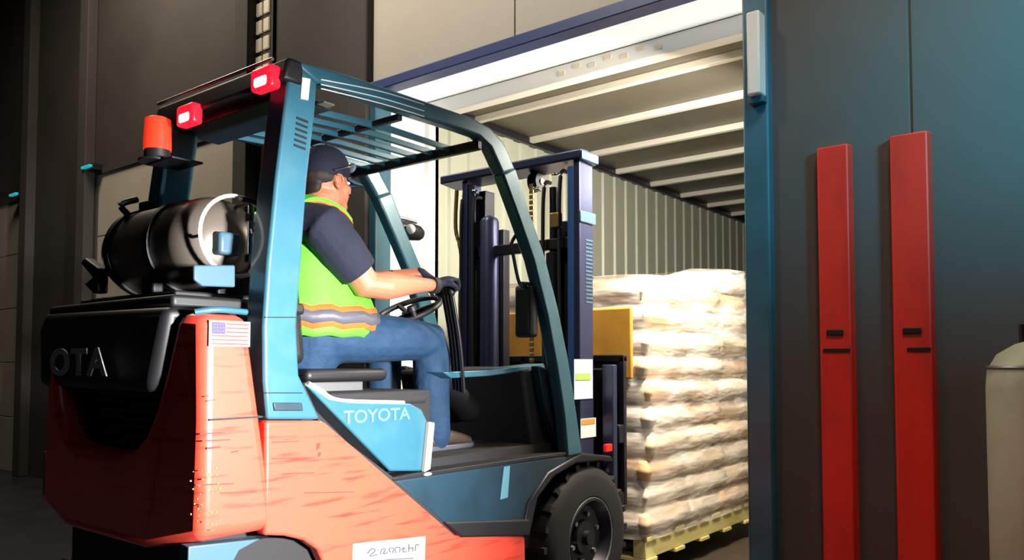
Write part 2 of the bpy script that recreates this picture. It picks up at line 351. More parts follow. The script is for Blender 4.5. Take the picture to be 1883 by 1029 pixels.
MB().box((XT, TY0 - .07, 0), (XT + .10, TY0 + .01, ZC)).build('rear_post', M['white'], tr, bevel=.008)

# ------------------------------------------------------------------ pallet and wrapped sacks
LX0, LX1, LY0, LY1 = 3.92, 5.42, 2.15, 3.32
pl = thing('pallet', 'yellowish wooden pallet under the wrapped sacks', 'pallet', ((LX0+LX1)/2, (LY0+LY1)/2, .11))
for y in (LY0, (LY0+LY1)/2 - .04, LY1 - .08): MB().box((LX0, y, .13), (LX1, y + .08, .225)).build('stringer', M['wood'], pl, bevel=.004)
for k in range(9):
    x = LX0 + k*(LX1-LX0-.12)/8; MB().box((x, LY0 - .01, .225), (x + .12, LY1 + .01, .25)).build('deck_board', M['wood'], pl, bevel=.003)
for k in range(5):
    x = LX0 + k*(LX1-LX0-.12)/4; MB().box((x, LY0 - .01, .11), (x + .12, LY1 + .01, .13)).build('bottom_board', M['wood'], pl, bevel=.003)
ld = thing('wrapped_load', 'tall load of stacked cream and tan sacks under stretch wrap on the pallet', 'sack stack', ((LX0+LX1)/2, (LY0+LY1)/2, .25))
def sack(sx, sy, sz):
    b = MB(); nx, ny = 14, 10; top = {}; bot = {}
    g = bmesh.ops.create_cube(b.bm, size=2); bmesh.ops.subdivide_edges(b.bm, edges=b.bm.edges[:], cuts=7, use_grid_fill=True)
    for v in b.bm.verts:
        p = v.co.copy(); e = max(abs(p.x), abs(p.y)); k = 1 - .55*max(0, e - .3)**2 * 1.4
        q = V((p.x*(1 - .06*abs(p.z)), p.y*(1 - .08*abs(p.z)), p.z*k))
        rr = V((q.x*sx/2, q.y*sy/2, q.z*sz/2)); nn = noise.noise(rr*7 + V((sx*9, 2, 5)))
        v.co = rr + rr.normalized()*nn*.018
    me = bpy.data.meshes.new('sack'); b.bm.to_mesh(me); b.bm.free()
    for q in me.polygons: q.use_smooth = True
    return me
variants = []
for q, mm in enumerate(('sackA', 'sackB', 'sackC')):
    me = sack(.53 + .004*q, .40, .165); me.materials.append(M[mm]); variants.append(me)
ZL = 10; lh = .1435
for l in range(ZL):
    for i in range(3):
        for j in range(3):
            if i == 1 and j == 1 and l < ZL-1: continue
            if i == 2 and j == 1 and l < ZL-1: continue
            if i == 2 and j == 2 and l < ZL-1: continue
            o = bpy.data.objects.new('sack', variants[(l*5 + i*2 + j + (l*i) % 2) % 3]); COL.objects.link(o); o.parent = ld
            p = V((LX0 + .25 + i*.5, LY0 + .19 + j*.395, .25 + lh/2 + l*lh + .004))
            jig = V((random.uniform(-.022, .022), random.uniform(-.020, .02), random.uniform(-.004, .004)))
            o.location = p + jig - ld.location
            o.rotation_euler = (random.uniform(-.03, .03), random.uniform(-.03, .03), random.uniform(-.05, .05))
for i, j, dz in ((1, 0, -.075), (2, 0, 0), (2, 1, 0), (2, 2, 0), (1, 1, -.07), (1, 2, -.07)):
    o = bpy.data.objects.new('sack', variants[(i + j) % 3]); COL.objects.link(o); o.parent = ld
    o.location = V((LX0 + .25 + i*.5, LY0 + .20 + j*.39, .25 + lh*10.5 + dz*.7)) - ld.location; o.scale = (1, 1, 1 if i == 2 else .55); o.rotation_euler = (.01, .03 if i == 1 else 0, .02*j)
# stretch wrap: a hugging shell
fb = MB(); rings = []
def rr_outline(z, grow):
    pts = []; n = 22
    hx, hy = (LX1-LX0)/2 + grow, (LY1-LY0)/2 + grow; cx, cy = (LX0+LX1)/2, (LY0+LY1)/2
    for s_ in range(88):
        a = 2*math.pi*s_/88; c_, s2 = math.cos(a), math.sin(a); e = 2/9
        x = math.copysign(abs(c_)**e, c_)*hx; y = math.copysign(abs(s2)**e, s2)*hy
        nn = noise.noise(V((x*3, y*3, z*7)))*.014
        rise = max(0, min(1, (x/hx + .55)/1.3))*.135*max(0, (z - 1.2)/.5)
        pts.append(V((cx + x*(1 + nn), cy + y*(1 + nn), z + rise)))
    return pts
nz = 60; z0, z1 = .235, .25 + ZL*lh + .02
for k in range(nz + 1):
    z = z0 + (z1-z0)*k/nz; ph = ((z - .25) / lh) % 1
    rings.append(rr_outline(z, .034 + .016*math.sin(math.pi*ph)))
rings.append(rr_outline(z1 + .012, -.04)); rings.append(rr_outline(z1 + .016, -.25))
fb.loft(rings, cap=False); fb.build('stretch_wrap', M['film'], ld)
MB().box((LX0 - .055, 2.20, 1.12), (LX0 - .03, 3.2, 1.52)).build('amber_sheet', M['amber'], ld, bevel=.01)

# ------------------------------------------------------------------ forklift
NY, FY = 2.10, 3.16; YC = (NY + FY)/2
FK = thing('forklift', 'orange and teal forklift driving into the open trailer with a load', 'forklift', (2.2, YC, 0))
def mir(y): return 2*YC - y
def mg(y): return 5.04 - y          # the overhead guard is a little narrower than the body
def mm(y): return 5.34 - y          # mast
def panel(name, pts, m, y=NY, d=.06, bevel=.008, both=False, parent=FK, seg=3):
    P = [atY(a, b, y) for a, b in pts]; o = MB().prism(P, (0, d, 0)).build(name, m, parent, bevel=bevel, seg=seg)
    if both: MB().prism([V((p.x, mir(y), p.z)) for p in P], (0, -d, 0)).build(name, m, parent, bevel=bevel, seg=seg)
    return o
# counterweight: a U seen from behind, rounded
XR = 1.17
def cw_front(z): return atY(456 + (z_py(z) - 570)*.128, z_py(z), NY).x
def z_py(z): return 670 - (z - 1.2)*1460/2.33
zt, zs, zb = 1.345, atY(410, 770, NY).z, atY(345, 1000, NY).z
outer = [(NY + .26, zb - .05), (NY, zb), (NY, zs), (NY, zt), (NY + .10, zt + .01)]
innr = [(NY + .11, zt - .02), (NY + .16, 1.17), (NY + .20, 1.07), (NY + .25, .99), (NY + .31, .945), (NY + .40, .925)]
U = outer + innr + [(mir(y), z) for y, z in innr[::-1]] + [(mir(y), z) for y, z in outer[::-1]]
def cwx(y, z):
    e = abs(y - YC)/(YC - NY); return XR + .02 + .05*e**3
cw = MB(); cw.loft([[V((cwx(y, z), y, z)) for y, z in U], [V((cw_front(z), y, z)) for y, z in U]])
cw.build('counterweight', M['orange'], FK, bevel=.045, seg=5)
MB().box((XR + .14, NY + .02, zs - .004), (cw_front(zs) + .004, mir(NY + .02), zs + .004)).box((1.26, NY - .003, zs - .003), (cw_front(zs), NY + .02, zs + .003)).build('seam', M['rubber'], FK)
# dark centre: upper panel with letters, recessed grille, black top deck
rp = MB(); prof_ = [(NY + .115, 1.37), (NY + .165, 1.17), (NY + .19, 1.115), (mir(NY + .0), 1.12), (mir(NY - .01), 1.34), (mir(NY + .06), 1.385)]
rp.loft([[V((XR - .005 + .05*(abs(y-YC)/(YC-NY))**3, y, z)) for y, z in prof_], [V((1.44, y, z)) for y, z in prof_]]); rp.build('rear_panel', M['black'], FK, bevel=.03, seg=4)
gb = MB().box((XR + .10, NY + .14, .90), (1.42, mir(NY + .05), 1.14)); gb.build('radiator_recess', M['rubber'], FK)
sl = MB()
for k in range(7): sl.box((XR + .085, NY + .2, .945 + k*.026), (XR + .11, mir(NY + .1), .953 + k*.026))
sl.build('radiator_slats', M['black'], FK)
pa, pb = atX(100, 690, XR), atX(228, 690, XR)
text('lettering', 'OTA', .12, M['letter'], FK, (XR - .010, pa.y + .01, pa.z + .005), (0, -1, 0), (0, 0, 1), sx=1.5, bold=.004, space=1.15)
MB().box((1.22, NY + .14, 1.37), (1.70, mir(NY + .06), 1.41)).build('rear_deck', M['black'], FK, bevel=.012)
# blue shoulder under the deck edge; steel tubes added as glints on the far corner
MB().tube([(1.24, NY + .05, 1.352), (1.30, NY + .03, 1.362), (1.40, NY + .035, 1.36)], .010).build('deck_trim', M['blue'], FK)
e = MB(); e.tube([(1.245, mir(NY - .012), 1.33), (1.25, mir(NY - .014), 1.16)], .006).tube([(1.25, mir(NY) + .012, .88), (1.25, mir(NY) + .012, .72)], .006); e.build('edge_glint', M['steel'], FK)
# flag decal
def fl(px, py): return atY(px, py, NY - .002)
a = fl(384, 588); b = fl(460, 590); c_ = fl(384, 636)
d = MB(); wv = V((b.x - a.x, 0, 0)); hv = c_.z - a.z; y0 = NY - .0035
d.box((a.x, y0, c_.z), (b.x, NY + .001, a.z), M['label'])
for k in range(6): z = a.z + hv*(.10 + k*.155); d.box((a.x + wv.x*(.40 if k < 3 else .06), y0 - .0008, z + hv*.05), (b.x - wv.x*.05, y0 + .0005, z), M['flagred'])
d.box((a.x + wv.x*.07, y0 - .0008, a.z + hv*.52), (a.x + wv.x*.38, y0 + .0005, a.z + hv*.07), M['purple'])
for i in range(4):
    for j in range(3): q = V((a.x + wv.x*(.12 + i*.07), y0 - .0011, a.z + hv*(.16 + j*.13))); d.box(q, q + V((.0012, .0005, .0012)), M['white'])
d.build('flag_decal', None, FK, smooth_=False)
fo = MB()
for k in range(34): 
    px, py = random.uniform(325, 352), 0; q = V((random.uniform(1.205, 1.30), NY - .002, random.uniform(.72, .90)))
    fo.box(q, q + V((random.uniform(.002, .007), .004, random.uniform(.002, .005))))
fo.build('yellow_paint_chips', M['brass'], FK)['kind'] = 'stuff'
# lower chassis behind the counterweight, then the orange side frame with its wheel arch
core = MB().box((1.30, NY + .10, .36), (3.22, mir(NY + .10), .70)); core.box((1.42, NY + .10, .7), (2.62, mir(NY + .10), .80)); core.box((1.44, NY + .12, .8), (2.30, mir(NY + .12), 1.10)); core.build('chassis', M['rubber'], FK, bevel=.01)
panel('ballast_frame', [(347, 1004), (480, 990), (440, 1012), (415, 1060), (345, 1060)], M['plate'], y=NY + .03, d=.05, bevel=.004)
arc = [(596 - 0, 1034), (585, 1010), (560, 993), (525, 985), (495, 984), (487, 985)]
panel('side_frame', [(489, 773), (592, 773), (600, 777), (838, 984), (966, 986), (968, 1090), (596, 1090)] + arc, M['orange'], d=.05, bevel=.010, both=True)
panel('wheel_arch', [(604, 1080), (598, 1036), (585, 1013), (560, 996), (525, 989), (487, 989), (440, 1000), (418, 1060), (418, 1100), (600, 1100)], M['rubber'], y=NY + .06, d=.04, bevel=0, both=True)
MB().prism([atY(a, b, NY - .002) for a, b in ((649, 999), (783, 985), (781, 1060), (647, 1062))], (0, .004, 0)).build('registration_label', M['label'], FK, bevel=.001)
ws = MB()
for st in ([(676, 1017), (684, 1008), (690, 1012), (680, 1022), (694, 1019)], [(700, 1019), (702, 1010), (709, 1009), (705, 1018), (713, 1015)], [(718, 1015), (716, 1008), (724, 1008), (722, 1016)], [(728, 1016), (727, 1007), (735, 1006), (735, 1015)], [(738, 1010), (744, 1006), (741, 1014), (748, 1013)], [(752, 1014), (752, 1000), (753, 1008), (759, 1006), (759, 1013)], [(764, 1012), (765, 1001), (771, 1002)], [(700, 1030), (720, 1028), (760, 1026)]):
    ws.tube([atY(a, b, NY - .0035) for a, b in st], .0011, n=5)
ws.build('handwriting', M['ink'], FK)
# scratches on the orange panel
scm = mat('scratch', (.22, .012, .01), .7)
for (a, b, l, h) in ((368, 796, 40, 2), (372, 809, 52, 2), (380, 822, 26, 3), (360, 890, 70, 2), (405, 905, 68, 1.5), (500, 812, 50, 1.5), (500, 842, 80, 1.5), (520, 870, 60, 1.5), (560, 905, 90, 1.5), (582, 815, 6, 12), (585, 832, 5, 8), (425, 830, 14, 2), (376, 728, 12, 1.5), (380, 736, 16, 1.5)):
    A = atY(a, b, NY - .0008); B = atY(a + l, b - 2, NY - .0008); hh = h*.0014
    MB().prism([A, B, B + V((0, 0, -hh)), A + V((0, 0, -hh*1.4))], (0, .001, 0)).build('scratch', scm, FK, smooth_=False)
# hood side and step
HY = NY + .035
panel('hood_side', [(562, 706), (586, 719), (606, 732), (640, 738), (755, 741), (776, 752), (792, 785), (780, 866), (718, 866)], M['blue'], y=HY, d=.10, bevel=.012, both=True)
MB().tube([atY(a, b, HY + .01) for a, b in ((566, 704), (590, 718), (612, 733), (650, 738), (742, 740))], .008).build('hood_trim', M['white'], FK)
MB().box((1.66, HY + .08, 1.04), (2.28, mir(HY + .08), 1.085)).build('engine_hood', M['rubber'], FK, bevel=.02)
a = atY(626, 776, HY); b = atY(755, 774, HY)
text('lettering', 'TOYOTA', .062, M['letterblue'], FK, (a.x + .01, HY - .001, a.z - .005), (1, 0, 0), (0, 0, 1), sx=(b.x - a.x - .01)/.262, bold=.0012)
panel('body_step', [(722, 882), (1065, 832), (1085, 838), (1010, 872), (970, 925), (964, 972), (852, 985), (838, 981)], M['bluedk'], y=NY + .01, d=.12, bevel=.012, both=True)
panel('step_tread', [(722, 878), (760, 871), (1060, 828), (1062, 834), (760, 879), (724, 884)], M['black'], y=NY + .008, d=.20, bevel=.003, both=True)
panel('foot_step', [(820, 960), (975, 955), (975, 985), (850, 988)], M['black'], y=NY - .01, d=.14, bevel=.008)
panel('grab_latch', [(790, 775), (800, 777), (792, 862), (781, 868)], M['beige'], y=HY - .02, d=.02, bevel=.003)
MB().ball(atY(784, 871, HY - .02), .022, .02, .007).build('latch_foot', M['white'], FK)
panel('blue_sticker', [(927, 858), (938, 856), (934, 914), (920, 918)], M['letterblue'], y=NY + .006, d=.003, bevel=0)
panel('side_seal', [(592, 776), (560, 708), (556, 712), (590, 782), (715, 884), (838, 990), (852, 988), (840, 980), (722, 876)], M['rubber'], y=NY + .012, d=.03, bevel=.002)
# cab floor, cowl, dashboard
cf = MB().box((2.28, NY + .10, .78), (3.15, mir(NY + .10), .83)); cf.build('floor_board', M['rubber'], FK)
cow = MB(); cow.prism([(2.98, NY + .12, .8), (3.16, NY + .12, .8), (3.16, NY + .12, 1.15), (3.05, NY + .12, 1.19), (2.90, NY + .12, 1.17)], (0, mir(NY + .12) - NY - .12, 0)); cow.build('front_cowl', M['rubber'], FK, bevel=.02)
panel('cowl_top', [(815, 684), (900, 680), (1000, 668), (1003, 676), (900, 691), (830, 695)], M['blue'], y=NY + .16, d=.10, bevel=.004)
panel('front_fender', [(1070, 832), (1125, 838), (1130, 848), (1105, 847), (1060, 852), (1020, 876), (990, 915), (975, 985), (960, 985), (972, 925), (1010, 868)], M['dark'], y=NY - .0, d=.20, bevel=.01)
panel('inner_side', [(990, 672), (1050, 690), (1068, 832), (1040, 845), (1003, 750)], M['bluedk'], y=NY + .07, d=.05, bevel=.01, both=True)
# overhead guard
def strip(name, outer_, inner_, m, y, d, bevel=.010):
    P = [atY(a, b, y) for a, b in outer_]; Q = [atY(a, b, y) for a, b in inner_]; bmx = MB()
    rings = [[p, q, q + V((0, d, 0)), p + V((0, d, 0))] for p, q in zip(P, Q)]
    o = bmx.loft(rings).build(name, m, FK, bevel=bevel)
    MB().loft([[V((v.x, mg(v.y), v.z)) for v in r] for r in rings]).build(name, m, FK, bevel=bevel)
strip('rear_pillar', [(535, 112), (524, 200), (508, 330), (493, 480), (485, 600), (486, 700), (492, 771)],
      [(584, 148), (581, 200), (566, 330), (555, 480), (546, 600), (551, 690), (590, 771)], M['blue'], NY + .01, .10)
strip('roof_rail', [(535, 108), (620, 130), (700, 157), (790, 188), (870, 216), (905, 236), (928, 262), (950, 312)],
      [(580, 150), (630, 165), (700, 189), (780, 216), (847, 237), (880, 249), (901, 269), (924, 320)], M['blue'], NY, .06, .012)
strip('front_pillar', [(949, 308), (975, 390), (1003, 470), (1028, 570), (1046, 660), (1060, 750), (1072, 835)],
      [(924, 318), (953, 397), (981, 477), (1006, 578), (1023, 669), (1037, 759), (1044, 841)], M['blue'], NY, .06, .012)
gp = atY(560, 130, NY)
MB().box((atY(600, 165, NY).x, NY + .012, 2.075), (atY(620, 165, NY).x, NY + .05, 2.08)).build('rail_groove', M['steel'], FK)
for dz in (0, 12, 22):
    MB().tube([atY(590, 144 + dz*.75 + 2, NY - .002), atY(700, 160 + dz + 8, NY - .002), atY(780, 186 + dz + 6, NY - .002)], .0022, n=6).build('rail_pinstripe', M['white'], FK)
vm = MB()
for k in range(6):
    a = atY(541 + (5-k)*1.0, 214 + k*10, NY + .007); vm.prism([a, a + V((.045, 0, -.004)), a + V((.045, 0, -.011)), a + V((0, 0, -.007))], (0, .006, 0))
vm.build('vent_slots', M['black'], FK)
panel('warning_sticker', [(556, 142), (571, 145), (567, 184), (553, 181)], M['white'], y=NY + .004, d=.008, bevel=0)
pl_ = MB()
for (x0, y0, x1, y1) in ((488, 583, 546, 583), (489, 722, 556, 722)):
    pl_.tube([atY(x0, y0, NY + .007), atY(x1, y1, NY + .007)], .0016, n=6)
pl_.build('pillar_joint', M['black'], FK)
panel('pillar_plate', [(503, 740), (556, 740), (558, 755), (505, 755)], M['bluedk'], y=NY + .004, d=.01, bevel=.003)
ra = atY(545, 125, NY); fr = atY(885, 262, NY)
XG0, XG1, ZG = ra.x - .02, fr.x, 2.10
ZF = fr.z
MB().loft([[V((fr.x - .015, y, fr.z - .028)), V((fr.x + .015, y, fr.z - .028)), V((fr.x + .015, y, fr.z + .012)), V((fr.x - .015, y, fr.z + .012))] for y in (NY + .008, mg(NY + .008))]).build('front_crossbar', M['dark'], FK, bevel=.006)
xr1 = XG0 + .22
MB().prism([(XG0 + .03, NY + .07, ra.z - .045), (xr1, NY + .07, ra.z - .055), (xr1, NY + .07, ra.z - .075), (XG0 + .03, NY + .07, ra.z - .07)], (0, mg(NY + .07) - NY - .07, 0)).build('roof_plate', M['bluedk'], FK, bevel=.006)
xm = (xr1 + fr.x)/2 - .08
MB().box((xm - .012, NY + .02, (ra.z + fr.z)/2 - .030), (xm + .012, mg(NY + .02), (ra.z + fr.z)/2 - .006)).build('middle_crossbar', M['dark'], FK, bevel=.004)
for k in range(6):
    y = NY + .17 + k*(mg(NY + .17) - NY - .17)/5
    rr = [[V((x, y - .008, z - .012)), V((x, y + .008, z - .012)), V((x, y + .008, z + .012)), V((x, y - .008, z + .012))] for x, z in ((xr1 - .02, ra.z - .055), ((xr1 + fr.x)/2, (ra.z + fr.z)/2 - .015), (fr.x, fr.z))]
    MB().loft(rr).build('roof_bar', M['blue'], FK, bevel=.003)
# rear light bar with two red lamps, beacon
zr = ra.z + .012
lb = MB().prism([(XG0 - .03, NY + .0, zr - .06), (XG0 + .05, NY, zr - .06), (XG0 + .05, NY, zr + .018), (XG0 - .01, NY, zr + .018)], (0, mg(NY) - NY - .02, 0)); lb.build('rear_crossbar', M['black'], FK, bevel=.012)
MB().tube([(XG0 - .028, NY + .06, zr + .018), (XG0 - .028, mg(NY) - .06, zr + .018)], .006).build('bar_highlight_tube', M['steel'], FK)
for px, py in ((480, 142), (340, 209)):
    p = atX(px, py, XG0 - .055)
    h_ = MB().box(p + V((-.005, -.055, -.040)), p + V((.04, .055, .035))).build('tail_lamp', M['redlamp'], FK, bevel=.012)
    MB().box(p + V((-.010, -.038, -.032)), p + V((.02, .032, .002))).build('bulb', M['hotlamp'], h_, bevel=.01)
p = atX(290, 247, XG0 - .075)
bc = MB().lathe(p + V((0, 0, -.06)), (0, 0, 1), [(0, 0), (0, .048), (.03, .048), (.115, .044), (.122, .03), (.122, 0)]).build('beacon', M['beacon'], FK)
MB().lathe(p + V((0, 0, -.105)), (0, 0, 1), [(0, 0), (0, .065), (.008, .065), (.012, .045), (.046, .045), (.046, 0)]).build('beacon_base', M['black'], bc)
MB().box(p + V((-.02, -.14, -.112)), p + V((.10, .03, -.104))).build('beacon_bracket', M['dark'], bc, bevel=.003)
# wheels
def wheel(name, c, r, wd, out):
    o = V(c); a = V((0, out, 0))
    t_ = MB().lathe(o - a*wd/2, a, [(0, r*.55), (0, r*.80), (.015, r*.93), (.04, r*.985), (wd/2, r), (wd - .04, r*.985), (wd - .015, r*.93), (wd, r*.80), (wd, r*.56), (wd - .02, r*.52), (.02, r*.52), (0, r*.55)], n=48)
    for k in range(24):
        an = 2*math.pi*k/24; u = V((math.cos(an), 0, math.sin(an))); tt = V((-math.sin(an), 0, math.cos(an)))
        q = o + u*r*.985; t_.prism([q - tt*.014 - a*wd*.42 - u*.01, q + tt*.014 - a*wd*.42 - u*.01, q + tt*.014 - a*wd*.42 + u*.014, q - tt*.014 - a*wd*.42 + u*.014], a*wd*.84)
    tire = t_.build(name, M['rubber'], FK)
    q = o + a*(wd/2 - .05)
    rim = MB().lathe(q, a, [(-.03, 0), (-.03, r*.52), (.042, r*.545), (.05, r*.50), (.03, r*.46), (.0, r*.42), (-.005, r*.24), (.018, r*.22), (.018, r*.10), (.045, r*.09), (.045, 0)], n=40).build('rim', M['dark'], tire)
    nb = MB()
    for k in range(6):
        an = 2*math.pi*k/6 + .3; nb.lathe(q + V((math.cos(an), 0, math.sin(an)))*r*.31, a, [(-.01, 0), (-.01, .012), (.018, .012), (.018, 0)], n=6)
    nb.build('wheel_nuts', M['steel'], rim)
    MB().ring(q + a*.046, a, r*.535, .004).build('rim_edge', M['steel'], rim)
fc = atY(1088, 967, NY); FXW = fc.x
wheel('front_wheel', (FXW, NY + .11, .36), .36, .22, -1); wheel('front_wheel', (FXW, mir(NY + .11), .36), .36, .22, 1)
rx = atY(505, 985, NY).x
wheel('rear_wheel', (rx, NY + .12, .28), .28, .17, -1); wheel('rear_wheel', (rx, mir(NY + .12), .28), .28, .17, 1)
# lpg tank with cradle, strap, collar, valve
TX, TZ = 1.487, 1.612
tk = MB().lathe((TX, 2.36, TZ), (0, 1, 0), [(-.005, 0), (0, .05), (.012, .10), (.05, .142), (.10, .157), (.12, .158), (.56, .158), (.61, .145), (.655, .10), (.67, .05), (.675, 0)], n=40).build('gas_tank', M['tank'], FK)
MB().ring((TX, 2.325, TZ + .012), (0, 1, 0), .133, .0065).build('tank_collar', M['white'], tk)
for an in (20, 160, 265): MB().tube([(TX + .125*math.sin(R(an)), 2.335, TZ + .01 + .125*math.cos(R(an))), (TX + .12*math.sin(R(an)), 2.41, TZ + .01 + .12*math.cos(R(an)))], .006).build('collar_stay', M['steel'], tk)
for y in (2.60, 2.88): MB().lathe((TX, y, TZ), (0, 1, 0), [(0, .157), (0, .166), (.035, .166), (.035, .157)], n=40).build('tank_strap', M['black'], tk)
MB().box((TX - .03, 2.87, TZ + .16), (TX + .03, 2.93, TZ + .195)).tube([(TX - .08, 2.89, TZ + .13), (TX - .11, 2.9, TZ + .17), (TX - .05, 2.9, TZ + .20)], .012).build('strap_buckle', M['black'], tk, bevel=.006)
MB().prism([(TX - .15, 2.98, TZ - .06), (TX - .15, 3.10, TZ - .01), (TX - .15, 3.13, TZ - .03), (TX - .15, 3.03, TZ - .09), (TX - .15, 3.10, TZ - .11), (TX - .15, 3.02, TZ - .15), (TX - .15, 2.98, TZ - .15)], (.04, 0, 0)).build('tank_bracket', M['black'], FK, bevel=.008)
cr = MB().box((TX - .16, 2.42, 1.405), (TX + .16, 3.1, 1.44)); cr.box((TX - .14, 2.6, 1.43), (TX - .10, 2.68, 1.50)).box((TX + .10, 2.6, 1.43), (TX + .14, 2.68, 1.50)); cr.build('tank_cradle', M['black'], FK, bevel=.008)
panel('tank_plate', [(357, 487), (433, 487), (433, 528), (372, 526), (357, 514)], M['plate'], y=2.24, d=.012, bevel=.005)
vl = atY(462, 430, 2.26)
v_ = MB().tube([atY(461, 378, 2.27), atY(460, 482, 2.27)], .010); v_.lathe(atY(461, 402, 2.25), (0, 0, 1), [(-.01, 0), (-.01, .018), (.015, .018), (.015, 0)], n=8); v_.lathe(atY(460, 475, 2.25), (0, 0, 1), [(-.012, 0), (-.012, .02), (.012, .02), (.012, 0)], n=8)
v_.tube([atY(461, 425, 2.26), atY(492, 424, 2.26)], .008).tube([atY(460, 478, 2.26), atY(488, 480, 2.26)], .008)
v_.build('fuel_pipe', M['chrome'], tk)
MB().box(atY(420, 448, 2.32) + V((-.03, 0, -.035)), atY(440, 448, 2.32) + V((.01, .06, .035))).build('valve_body', M['plate'], tk, bevel=.012)
MB().tube([atY(440, 365, 2.3), atY(470, 372, 2.27), atY(486, 392, 2.25), atY(492, 430, 2.25)], .009).build('fuel_hose', M['rubber'], tk)
MB().box((1.60, 2.22, 1.36), (1.66, 2.30, 1.72)).build('regulator_mount', M['black'], FK, bevel=.02)
# seat
se = MB(); se.box((1.80, 2.36, 1.135), (2.20, 2.78, 1.185)); st_ = se.build('seat_cushion', M['black'], FK, bevel=.022, seg=4)
MB().prism([(1.66, 2.35, 1.20), (1.80, 2.35, 1.20), (1.74, 2.35, 1.74), (1.64, 2.35, 1.74)], (0, .42, 0)).build('seat_backrest', M['black'], FK, bevel=.035, seg=4)
MB().box((1.84, 2.42, 1.085), (2.12, 2.72, 1.135)).build('seat_base', M['steel'], FK, bevel=.006)
# steering
sc_ = V((2.50, 2.56, 1.44)); ax = V((-.45, 0, .89)).normalized()
sw = MB().ring(sc_, ax, .15, .013).build('steering_wheel', M['black'], FK)
sp = MB(); uu = V((0, 1, 0)); vv = ax.cross(uu)
for an in (90, 210, 330): sp.tube([sc_ - ax*.015, sc_ + (uu*math.cos(R(an)) + vv*math.sin(R(an)))*.15], .011)
sp.lathe(sc_ - ax*.03, ax, [(0, 0), (0, .035), (.03, .03), (.03, 0)]); sp.build('spokes', M['black'], sw)
kb = sc_ + (uu*math.cos(R(215)) - vv*math.sin(R(215)))*.15
MB().lathe(kb, ax, [(0, 0), (0, .012), (.03, .012), (.035, .022), (.055, .02), (.06, 0)], n=16).build('spinner_knob', M['black'], sw)
MB().limb([(sc_ - ax*.02, .03), ((2.62, 2.56, 1.22), .04, .045), ((2.90, 2.56, .98), .08, .06)]).build('steering_column', M['black'], FK)
# control levers at the driver's right hand
HND = atY(822, 528, 2.24)
lv = MB()
for k in range(4):
    q = HND + V((.02 + .012*k, .030*k - .01, -.02 + .004*k)); lv.tube([q + V((.10, .02, -.42)), q + V((.05, .0, -.2)), q], .007)
lv.build('control_levers', M['dark'], FK)
for k in range(4): q = HND + V((.02 + .012*k, .030*k - .01, -.015 + .004*k)); MB().ball(q, .016, .013, .022).build('lever_knob', M['black'], FK)
# mirrors on the front pillars
def mirror(px, py, y, s, w_, h_):
    p = atY(px, py, y)
    m_ = MB().box(p + V((-.03, -w_/2, -h_/2)), p + V((.03, w_/2, h_/2))).build('side_mirror', M['black'], FK, bevel=.018, seg=4)
    MB().box(p + V((-.034, -w_/2 + .015, -h_/2 + .02)), p + V((-.029, w_/2 - .015, h_/2 - .02))).build('mirror_glass', M['dark'], m_, bevel=.004)
    return m_
m1 = mirror(968, 572, 2.18, 1, .10, .24)
MB().tube([atY(955, 423, 2.16), atY(940, 448, 2.16), atY(944, 470, 2.16), atY(955, 520, 2.16), atY(968, 525, 2.17)], .008).tube([atY(955, 520, 2.16), atY(985, 522, 2.14)], .007).build('mirror_arm', M['bluedk'], m1)
q = atY(745, 424, mg(NY)); m2 = MB().limb([(q + V((-.12, 0, .012)), .02, .04), (q, .045, .05), (q + V((.10, 0, .0)), .03, .04)]).build('head_lamp', M['dark'], FK)
MB().ball(q + V((-.02, -.06, .0)), .025).build('lamp_lens', M['white'], m2)
MB().tube([q + V((-.12, .0, .03)), q + V((-.04, 0, .06)), q + V((.08, 0, .055))], .010).build('lamp_visor', M['steel'], m2)

# mast, carriage, forks
MX = 3.47
def chan(y0, y1, x0, x1, z0, z1, name, m): return MB().box((x0, y0, z0), (x1, y1, z1)).build(name, m, FK, bevel=.006)
zm = atY(1066, 292, 2.27).z
chan(2.26, 2.30, MX - .03, MX + .10, .12, zm, 'mast_upright', M['mast']); chan(mm(2.30), mm(2.26), MX - .03, MX + .10, .12, zm, 'mast_upright', M['mast'])
chan(2.30, 2.345, MX - .02, MX + .0, .12, zm - .03, 'mast_flange', M['mastblue']); chan(mm(2.345), mm(2.30), MX - .02, MX, .12, zm - .03, 'mast_flange', M['mast'])
chan(2.32, 2.37, MX + .05, MX + .14, .15, zm - .06, 'inner_mast', M['dark']); chan(mm(2.37), mm(2.32), MX + .05, MX + .14, .15, zm - .06, 'inner_mast', M['dark'])
chan(2.385, 2.50, MX + .06, MX + .12, .15, zm - .30, 'inner_mast', M['dark']); chan(mm(2.50), mm(2.385), MX + .06, MX + .12, .15, zm - .30, 'inner_mast', M['dark'])
MB().prism([(MX - .05, 2.24, zm - .005), (MX + .11, 2.24, zm - .02), (MX + .11, 2.24, zm + .035), (MX + .02, 2.24, zm + .05), (MX - .05, 2.24, zm + .045)], (0, 1.0, 0)).build('mast_crossbar', M['mast'], FK, bevel=.01)
MB().box((MX - .045, 2.232, zm - .01), (MX + .115, 2.244, zm + .035)).build('mast_end_cap', M['mastblue'], FK, bevel=.004)
MB().box((MX + .0, 2.3, zm - .46), (MX + .04, mm(2.3), zm - .40)).build('mast_crossbar', M['dark'], FK, bevel=.006)
MB().box((MX - .035, 2.25, zm - .335), (MX + .115, 2.262, zm - .275)).build('mast_bracket', M['plate'], FK, bevel=.004)
for px, wd in ((900, .042),):
    q = atX(px, 500, MX + .02); MB().lathe((MX + .02, q.y, .3), (0, 0, 1), [(0, 0), (0, .055), (1.72, .055), (1.74, .045), (1.76, 0)], n=24).build('lift_cylinder', M['mast'], FK)
q = atX(1012, 500, MX + .02)
